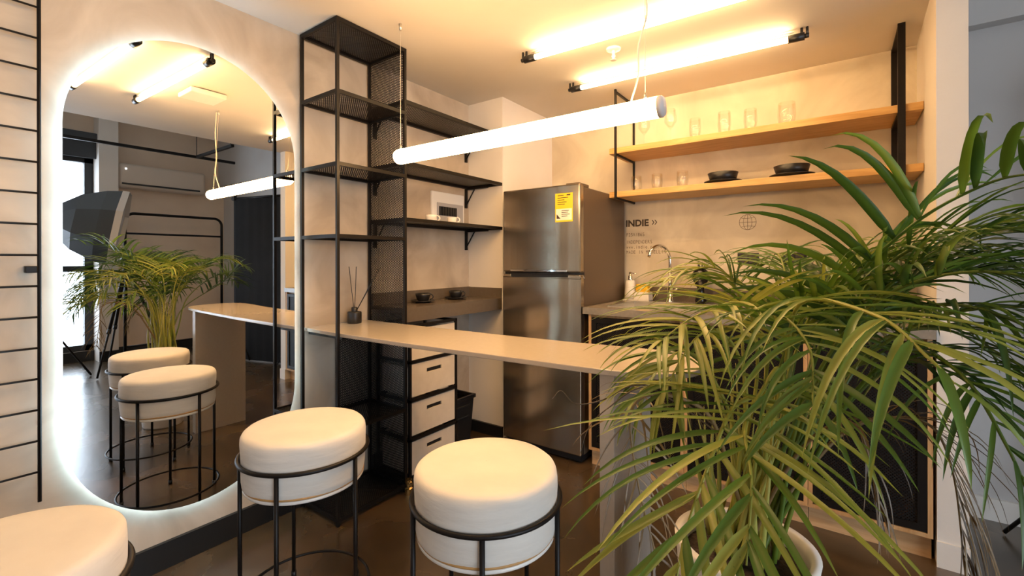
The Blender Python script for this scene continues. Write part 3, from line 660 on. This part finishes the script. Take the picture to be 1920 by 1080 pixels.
# ------------------------------------------------------------ areca palm
PC = Vector((-0.19, 1.24, 0))
o = thing('potted_palm', 'big bushy areca palm in a tall off-white planter at the end of the bar', 'potted plant', (PC.x, PC.y, 0)); PO = o; O = o.location
MB(O).lathe([(0.001, 0), (0.115, 0), (0.122, 0.01), (0.157, 0.495), (0.160, 0.51), (0.140, 0.51), (0.137, 0.49), (0.133, 0.40)], PC, 48).build('planter', 'planter', o)
sm = MB(O); 
sm.lathe([(0.001, 0.480), (0.05, 0.485), (0.10, 0.473), (0.1365, 0.468)], PC, 40).build('soil', 'soil', o)
rnd = random.Random(11)
def catmull(pts, n):
    P_ = [Vector(p) for p in pts]; P_ = [P_[0]*2-P_[1]]+P_+[P_[-1]*2-P_[-2]]; out = []
    segs = len(P_)-3
    for i in range(n+1):
        u = i/n*segs; k = min(int(u), segs-1); t = u-k; a, b, c, d = P_[k:k+4]
        out.append(0.5*((2*b)+(-a+c)*t+(2*a-5*b+4*c-d)*t*t+(-a+3*b-3*c+d)*t*t*t))
    return out
def leaflet(mb, p, d, n, L, w, droop, tone, seg=8, curl=0.0):
    """strap leaf: p root, d direction, n upward normal"""
    d = d.normalized(); side = d.cross(n).normalized(); vs = []; q = p.copy(); dd = d.copy(); tn = []
    for i in range(seg+1):
        t = i/seg
        ww = w*0.78*min(1.0, 0.35+t*4.5)*(1-t**2.4)**0.8 if t < 1 else 0.0
        nn = side.cross(dd).normalized()
        fold = 0.25*ww
        vs += [q-side*ww*0.5+nn*fold, q, q+side*ww*0.5+nn*fold]
        tt = tone+(0.18 if t > 0.9 else 0)
        tn += [tt, min(1, tt+0.12), tt]
        dd = (dd+Vector((0, 0, -1))*droop*(0.3+1.6*t)/seg+side*curl/seg).normalized()
        q = q+dd*(L/seg)
    fs = []
    for i in range(seg):
        a = 3*i; fs += [(a, a+1, a+4, a+3), (a+1, a+2, a+5, a+4)]
    k = len(mb.v); mb.add(vs, fs, True); mb.tone += tn
def frond(pts, L=0.26, s0=0.35, n=22, w=0.017, droop=0.9, m='leaf', tone=0.55, ang=50, lift=0.25, seg=8, spread=1.0, dry=False):
    """one frond: rachis with leaflets in two rows"""
    path = catmull(pts, 40); mb = MB(O)
    k0 = len(mb.v)
    mb.tube(path, [0.0062*(1-0.8*i/40) for i in range(41)], 6, caps=False); mb.tone += [min(1.0, tone+0.28)]*(len(mb.v)-k0)
    ln = [0.0]
    for a, b in zip(path, path[1:]): ln.append(ln[-1]+(b-a).length)
    T = ln[-1]
    for i in range(n):
        s = s0+(1-s0)*(i+0.5)/n
        for sd in (-1, 1):
            sj = min(0.999, max(s0, s+rnd.uniform(-0.3, 0.3)/n)); k = next(j for j in range(41) if ln[j] >= sj*T); k = max(1, k)
            f = (sj*T-ln[k-1])/max(1e-6, ln[k]-ln[k-1]); p = path[k-1].lerp(path[k], f); t = (path[k]-path[k-1]).normalized()
            nn = Vector((0, 0, 1))-t*t.z
            if nn.length < 0.35: nn = nn+Vector((rt.x*0.2, rt.y*0.2, 0.0))-fw*0.5; nn = nn-t*nn.dot(t)
            nn.normalize(); sv = t.cross(nn)*sd
            rel = (s-s0)/(1-s0)
            A = radians(ang+14-34*rel+rnd.uniform(-7, 7))
            lf = lift+rnd.uniform(-0.12, 0.12)
            d = t*cos(A)+sv*sin(A)*spread+nn*lf
            ll = L*(0.62+0.5*sin(pi*min(1, rel*0.95+0.08)))*rnd.uniform(0.86, 1.1)
            tn = min(1, max(0, tone-0.01+rnd.uniform(-0.36, 0.26)))
            leaflet(mb, p, d, nn, ll, w*rnd.uniform(0.8, 1.15), droop*rnd.uniform(0.6, 1.35), tn, seg, rnd.uniform(-0.25, 0.25)*(3 if dry else 1))
    return mb.build('frond', m, PO)
def base(r=0.07, z=0.50):
    a = rnd.uniform(0, 2*pi); q = rnd.uniform(0.1, 1)*r
    return (PC.x+q*cos(a), PC.y+q*sin(a), z)
FR = [
 # pts, kwargs
 ([(-0.16, 1.238, 0.926), (-0.164, 1.112, 1.097), (-0.23, 0.967, 1.089), (-0.281, 0.844, 1.038)], dict(L=0.22, n=16, s0=0.5, tone=0.78, w=0.014, droop=0.7)),
 ([(-0.173, 1.167, 0.89), (-0.183, 1.037, 1.03), (-0.225, 0.946, 1.05), (-0.269, 0.853, 0.949)], dict(L=0.20, n=15, s0=0.55, tone=0.72, w=0.015, droop=1.0)),
 ([(-0.107, 1.153, 0.951), (-0.115, 0.962, 0.959), (-0.12, 0.799, 0.937), (-0.097, 0.693, 0.901), (-0.091, 0.611, 0.832)], dict(L=0.28, n=12, s0=0.45, tone=0.66, w=0.0155, droop=0.55, ang=42)),
 ([(-0.12, 1.082, 0.897), (-0.147, 0.879, 0.945), (-0.162, 0.745, 0.887), (-0.178, 0.672, 0.811), (-0.182, 0.632, 0.749)], dict(L=0.24, n=13, s0=0.45, tone=0.74, w=0.016, droop=0.6, ang=46)),
 ([(-0.098, 1.159, 0.951), (-0.059, 1.003, 1.117), (0.041, 0.829, 1.121), (0.087, 0.738, 1.082), (0.107, 0.716, 1.058)], dict(L=0.26, n=10, s0=0.55, tone=0.76, w=0.0150, droop=1.5, ang=52, lift=0.12)),
 ([(-0.073, 1.239, 0.865), (0.006, 1.172, 1.118), (0.097, 1.053, 1.252), (0.184, 0.992, 1.315), (0.232, 0.904, 1.316)], dict(L=0.25, n=14, s0=0.36, tone=0.28, w=0.022, droop=1.3, ang=58, lift=0.75)),
 ([(-0.033, 1.267, 0.938), (0.061, 1.211, 1.163), (0.184, 1.176, 1.256), (0.294, 1.194, 1.243), (0.42, 1.20, 1.20)], dict(L=0.26, n=20, s0=0.4, tone=0.40, w=0.016, droop=0.8)),
 ([(-0.013, 1.281, 0.889), (0.102, 1.302, 1.114), (0.237, 1.276, 1.175), (0.345, 1.291, 1.087)], dict(L=0.25, n=20, s0=0.4, tone=0.45, w=0.015, m='leaf_dark')),
 ([(-0.014, 1.342, 0.849), (0.08, 1.41, 1.003), (0.206, 1.438, 1.036), (0.31, 1.451, 0.95), (0.349, 1.417, 0.852)], dict(L=0.22, n=20, s0=0.4, tone=0.5, m='leaf_dark')),
 ([(-0.102, 1.341, 0.914), (-0.14, 1.375, 1.06), (-0.205, 1.39, 1.125), (-0.299, 1.384, 1.15)], dict(L=0.19, n=16, s0=0.5, tone=0.70, w=0.013, lift=0.1)),
 ([(-0.058, 1.372, 0.914), (-0.015, 1.50, 1.08), (0.059, 1.60, 1.18), (0.189, 1.74, 1.21)], dict(L=0.22, n=18, s0=0.45, tone=0.5, m='leaf_dark')),
 ([(-0.083, 1.416, 0.845), (-0.044, 1.69, 1.015), (-0.018, 1.831, 1.141)], dict(L=0.22, n=14, s0=0.5, tone=0.5, m='leaf_dark', lift=0.5)),
 ([(0.025, 1.248, 0.904), (0.102, 1.118, 1.028), (0.151, 0.968, 1.025), (0.186, 0.895, 0.944), (0.209, 0.887, 0.868)], dict(L=0.17, n=13, s0=0.5, tone=0.30, w=0.0115, droop=1.2)),
 # fronds filling the crown and those leaving the frame
 ([(-0.12, 1.26, 0.92), (-0.06, 1.20, 1.08), (0.02, 1.15, 1.14)], dict(L=0.22, n=14, s0=0.5, tone=0.45, droop=0.8, lift=0.25)),
 ([(-0.05, 1.22, 0.92), (0.06, 1.12, 1.12), (0.20, 1.02, 1.18), (0.34, 0.95, 1.10)], dict(L=0.25, n=18, s0=0.4, tone=0.42, w=0.016)),
 ([(-0.04, 1.33, 0.92), (0.12, 1.42, 1.14), (0.33, 1.52, 1.16), (0.50, 1.58, 1.02)], dict(L=0.24, n=20, s0=0.4, tone=0.45, m='leaf_dark')),
 ([(-0.14, 1.20, 0.90), (-0.10, 1.04, 1.08), (-0.04, 0.88, 1.06), (-0.03, 0.78, 0.98)], dict(L=0.22, n=14, s0=0.5, tone=0.6, w=0.015)),
 ([(-0.20, 1.30, 0.95), (-0.22, 1.33, 1.12), (-0.28, 1.30, 1.18), (-0.38, 1.22, 1.14)], dict(L=0.20, n=15, s0=0.5, tone=0.72, w=0.014)),
 ([(-0.22, 1.18, 0.86), (-0.27, 1.10, 0.98), (-0.31, 1.03, 0.98), (-0.36, 0.97, 0.90)], dict(L=0.19, n=14, s0=0.5, tone=0.62, w=0.014)),
 ([(-0.10, 1.42, 0.90), (-0.08, 1.58, 1.05), (-0.02, 1.72, 1.08), (0.05, 1.86, 1.0)], dict(L=0.22, n=16, s0=0.45, tone=0.5, m='leaf_dark')),
 ([(0.0, 1.30, 0.84), (0.10, 1.30, 0.97), (0.20, 1.28, 0.96), (0.29, 1.26, 0.84)], dict(L=0.22, n=16, s0=0.45, tone=0.42, m='leaf_dark')),
 ([(-0.10, 1.28, 0.92), (-0.03, 1.28, 1.12), (0.07, 1.27, 1.20), (0.17, 1.24, 1.18)], dict(L=0.23, n=18, s0=0.45, tone=0.55)),
 ([(-0.03, 1.26, 0.93), (0.08, 1.22, 1.14), (0.22, 1.18, 1.25), (0.42, 1.15, 1.24)], dict(L=0.22, n=26, s0=0.4, tone=0.42, w=0.015, droop=0.9, lift=0.15)),
 ([(-0.02, 1.30, 0.92), (0.10, 1.38, 1.14), (0.26, 1.42, 1.25), (0.46, 1.42, 1.25)], dict(L=0.24, n=26, s0=0.4, tone=0.45, w=0.015, droop=0.9, lift=0.15, m='leaf_dark')),
 ([(-0.04, 1.20, 0.92), (0.13, 1.07, 1.12), (0.29, 0.94, 1.04), (0.38, 0.86, 0.80)], dict(L=0.20, n=24, s0=0.4, tone=0.40, w=0.013, droop=1.2, lift=0.1, m='leaf_dark')),
 ([(-0.02, 1.24, 0.90), (0.16, 1.14, 1.10), (0.38, 1.02, 1.10), (0.56, 0.94, 0.92)], dict(L=0.24, n=26, s0=0.4, tone=0.45, w=0.013, droop=1.0, lift=0.1)),
 ([(-0.10, 1.36, 0.93), (-0.12, 1.50, 1.14), (-0.16, 1.66, 1.22), (-0.20, 1.80, 1.16)], dict(L=0.22, n=22, s0=0.4, tone=0.5, w=0.013, droop=1.0, lift=0.1)),
 ([(-0.11, 1.33, 0.93), (-0.04, 1.38, 1.12), (0.07, 1.42, 1.20), (0.22, 1.44, 1.22), (0.38, 1.42, 1.14)], dict(L=0.24, n=24, s0=0.4, tone=0.38, w=0.014, droop=1.2, lift=0.2)),
]
for pts, k in FR:
    b = base(0.075); frond([b, (b[0]*0.5+pts[0][0]*0.5-0.0, b[1]*0.5+pts[0][1]*0.5, 0.70)]+pts, **{**k, 's0': 0.45+0.5*k.get('s0', 0.4)*0.9 if False else k.get('s0', 0.4)+0.12})
# dried fronds
DR = [
 ([(-0.231, 1.064, 0.858), (-0.3, 0.953, 0.92), (-0.332, 0.869, 0.903), (-0.316, 0.856, 0.776), (-0.273, 0.849, 0.632)], dict(L=0.16, n=15, s0=0.55, w=0.006, droop=1.6, m='leaf_dry', tone=0.5, dry=True)),
 ([(0.027, 1.31, 0.816), (0.149, 1.336, 0.845), (0.197, 1.345, 0.749), (0.213, 1.32, 0.541)], dict(L=0.24, n=20, s0=0.5, w=0.007, droop=2.2, m='leaf_dry', tone=0.4, ang=25, dry=True)),
 ([(-0.05, 1.22, 0.80), (0.02, 1.15, 0.87), (0.05, 1.12, 0.80), (0.06, 1.10, 0.70)], dict(L=0.13, n=9, s0=0.6, w=0.006, droop=2.0, m='leaf_dry', tone=0.3, ang=25, dry=True)),
]
for pts, k in DR:
    b = base(0.07); q = frond([b, (b[0]*0.5+pts[0][0]*0.5, b[1]*0.5+pts[0][1]*0.5, 0.68)]+pts, **k); q.name = 'dried_frond'; q['label'] = 'dried brown frond'
for tp in ([(-0.20, 1.12, 0.80), (-0.285, 0.976, 0.917), (-0.338, 0.901, 0.945), (-0.379, 0.836, 0.924), (-0.412, 0.787, 0.923), (-0.430, 0.762, 0.951), (-0.439, 0.744, 0.939)],
           [(-0.20, 1.12, 0.79), (-0.285, 0.976, 0.905), (-0.329, 0.908, 0.939), (-0.374, 0.851, 0.905), (-0.400, 0.820, 0.872), (-0.410, 0.801, 0.823)]):
    cp = catmull(tp, 40); q = MB(O).tube(cp, [0.0021-0.0015*i/40 for i in range(41)], 6).build('dried_tendril', 'leaf_dry', PO)
for i in range(26):
    b = Vector(base(0.09, 0.49)); top = b+Vector((rnd.uniform(-0.07, 0.12), rnd.uniform(-0.10, 0.08), rnd.uniform(0.28, 0.46)))
    mid = b.lerp(top, 0.5)+Vector((rnd.uniform(-0.02, 0.02), rnd.uniform(-0.02, 0.02), 0))
    MB(O).tube(catmull([b, mid, top], 8), [0.0075-0.0069*(j/8)**1.5 for j in range(9)], 7).build('stem', 'stem', o)

# ------------------------------------------------------------ studio side of the room (seen in the mirror)
o = thing('air_conditioner', 'white wall air conditioner seen high in the mirror', 'air conditioner', (WX, 2.21, 2.25)); O = o.location
MB(O).box(2.93, WX, 1.75, 2.70, 2.11, 2.41).build('casing', 'ac', o, bevel=0.04, seg=4)
MB(O).box(2.915, 2.94, 1.78, 2.62, 2.145, 2.165).build('air_vent', 'black_pl', o)
MB(O).box(2.926, 2.931, 1.81, 1.83, 2.33, 2.35).build('indicator', emis('small_indicator', (1, 1, 1), 1.5), o)
o = thing('roller_blind', 'dark grey roller blind rolled up above the window in the mirror', 'blind', (3.0, 0.2, 2.6)); O = o.location
MB(O).box(2.97, WX-0.001, -1.6, 1.66, 2.62, 2.72).build('blind_box', 'blind', o, bevel=0.01)
MB(O).box(3.01, 3.02, -1.6, 1.64, 2.42, 2.63).build('blind_cloth', 'blind', o)
o = thing('hanging_rail', 'black suspended ceiling rail with a cross arm seen in the mirror', 'rail', (2.05, 1.6, 2.45)); O = o.location
MB(O).box(2.03, 2.06, -1.0, 2.69, 2.43, 2.46).build('long_bar', 'black', o)
MB(O).box(1.10, 2.03, 2.25, 2.28, 2.43, 2.46).build('cross_arm', 'black', o)
for x, y in ((2.045, 2.265), (2.045, 0.2), (1.15, 2.265)): MB(O).tube([(x, y, 2.46), (x, y, 3.0)], 0.004, 6).build('suspension_rod', 'black', o)
o = thing('clothes_rack', 'black tubular clothes rack standing before the far wall in the mirror', 'clothes rack', (2.5, 2.2, 0)); O = o.location
xr, ya, yb, zt = 2.5, 1.70, 2.72, 1.755
def arc(c, r, a0, a1, n=8): return [(xr, c[0]+r*cos(a0+(a1-a0)*i/n), c[1]+r*sin(a0+(a1-a0)*i/n)) for i in range(n+1)]
MB(O).tube([(xr, ya, 0.08)]+arc((ya+0.09, zt-0.09), 0.09, pi, pi/2)+arc((yb-0.09, zt-0.09), 0.09, pi/2, 0)+[(xr, yb, 0.08)], 0.016, 10).build('outer_frame', 'black', o)
MB(O).tube([(xr, ya, 1.52), (xr, yb, 1.52)], 0.012, 8).build('hanging_bar', 'black', o)
MB(O).tube([(xr, ya, 0.2), (xr, yb, 0.2)], 0.012, 8).build('lower_bar', 'black', o)
for y in (ya, yb):
    MB(O).tube([(xr-0.22, y, 0.075), (xr+0.22, y, 0.075)], 0.014, 8).build('foot_bar', 'black', o)
    for s in (-0.2, 0.2): MB(O).lathe([(0.001, -0.012), (0.032, -0.012), (0.035, 0), (0.032, 0.012), (0.001, 0.012)], (xr+s, y, 0.035), 16, axis='y').build('caster', 'black_pl', o)
o = thing('photo_backdrop', 'black cloth photo backdrop hanging on stands seen in the mirror', 'backdrop', (1.25, 2.68, 0)); O = o.location
a = Vector((1.76, 2.56, 0)); b = Vector((0.90, 2.80, 0)); n = 24; vs = []
for i in range(n+1):
    p = a.lerp(b, i/n)+Vector((0.03, 0.12, 0)).normalized()*0.003*sin(i*1.7)
    vs += [(p.x, p.y, 0.012), (p.x, p.y, 1.95)]
mbd = MB(O).add(vs, [(2*i, 2*i+1, 2*i+3, 2*i+2) for i in range(n)], True); bo = mbd.build('cloth', 'dark_cloth', o)
sl = bo.modifiers.new('thickness', 'SOLIDIFY'); sl.thickness = 0.004
MB(O).tube([a+Vector((0.05, 0, 1.955)), b+Vector((-0.05, 0, 1.955))], 0.014, 8).build('crossbar', 'black', o)
for p in (a+Vector((0.03, 0.03, 0)), b+Vector((-0.02, 0.04, 0))):
    MB(O).tube([p+up*0.02, p+up*2.02], 0.012, 8).build('stand_pole', 'black', o)
    for k in range(3):
        an = 2*pi*k/3+3.0; MB(O).tube([p+up*0.45, p+Vector((0.30*cos(an), 0.30*sin(an)*0.55, 0.01))], 0.008, 6).build('stand_leg', 'black', o)
MB(O).box(a.x-0.03, a.x+0.02, a.y-0.02, a.y+0.02, 1.93, 2.01).build('spring_clamp', 'black_pl', o, bevel=0.004)
# softbox on a tripod
o = thing('studio_softbox', 'black octagonal softbox on a light stand seen left in the mirror', 'softbox', (1.98, 1.17, 0)); O = o.location
bc = Vector((1.90, 1.38, 1.55)); ax = Vector((-0.30, 0.94, -0.17)).normalized(); s1v = ax.cross(up).normalized(); s2v = ax.cross(s1v).normalized()
m = MB(O); rings = [(0.05, -0.40), (0.17, -0.34), (0.30, -0.20), (0.385, -0.02), (0.415, 0.10)]
vs = []
for r, h in rings:
    for k in range(8): an = 2*pi*(k+0.5)/8; vs.append(bc+ax*h+(s1v*cos(an)+s2v*sin(an))*r)
m.add(vs, [(i*8+k, i*8+(k+1) % 8, (i+1)*8+(k+1) % 8, (i+1)*8+k) for i in range(4) for k in range(8)]); sb = m.build('shell', 'softbox', o)
sd = sb.modifiers.new('thickness', 'SOLIDIFY'); sd.thickness = 0.004
m = MB(O); vs = [bc+ax*h+(s1v*cos(2*pi*(k+0.5)/8)+s2v*sin(2*pi*(k+0.5)/8))*r for r, h in ((0.418, 0.095), (0.420, 0.15)) for k in range(8)]
m.add(vs, [(k, (k+1) % 8, 8+(k+1) % 8, 8+k) for k in range(8)]); rb = m.build('rim_band', 'softbox_in', o); sd = rb.modifiers.new('thickness', 'SOLIDIFY'); sd.thickness = 0.004
m = MB(O); m.add([bc+ax*0.11+(s1v*cos(2*pi*(k+0.5)/8)+s2v*sin(2*pi*(k+0.5)/8))*0.41 for k in range(8)], [tuple(range(8))]); db = m.build('diffuser_cloth', 'softbox_in', o)
sd = db.modifiers.new('thickness', 'SOLIDIFY'); sd.thickness = 0.003
MB(O).tube([bc-ax*0.58, bc-ax*0.38], 0.055, 14).build('flash_head', 'black_pl', o)
sp = Vector((bc.x, bc.y, 0))-Vector((ax.x, ax.y, 0))*0.50
MB(O).tube([sp+up*0.10, sp+up*1.42], 0.014, 10).build('stand_pole', 'black', o)
for k in range(3):
    an = radians(200+120*k); MB(O).tube([sp+up*0.72, sp+Vector((0.42*cos(an), 0.42*sin(an), 0.012))], 0.010, 8).build('stand_leg', 'black', o)
# camera tripod
o = thing('tripod', 'black tripod standing behind the palm in the mirror', 'tripod', (2.2, 1.75, 0)); O = o.location
tc = Vector((2.15, 1.62, 0))
MB(O).tube([tc+up*0.75, tc+up*1.28], 0.014, 8).build('centre_column', 'black', o)
MB(O).lathe([(0.001, 1.18), (0.045, 1.18), (0.05, 1.22), (0.03, 1.26), (0.03, 1.32), (0.001, 1.32)], tc, 12).build('tripod_head', 'black_pl', o)
for fx, fy in ((1.865, 1.316), (2.50, 1.55), (2.10, 2.02)):
    f_ = Vector((fx, fy, 0.012)); t0 = tc+up*1.16
    l = MB(O).tube([t0, t0.lerp(f_, 0.62)], 0.015, 8).tube([t0.lerp(f_, 0.6), f_], 0.010, 8).build('leg', 'black', o)
    MB(O).tube([t0.lerp(f_, 0.59), t0.lerp(f_, 0.63)], 0.019, 10).build('leg_clamp', 'black_pl', l)
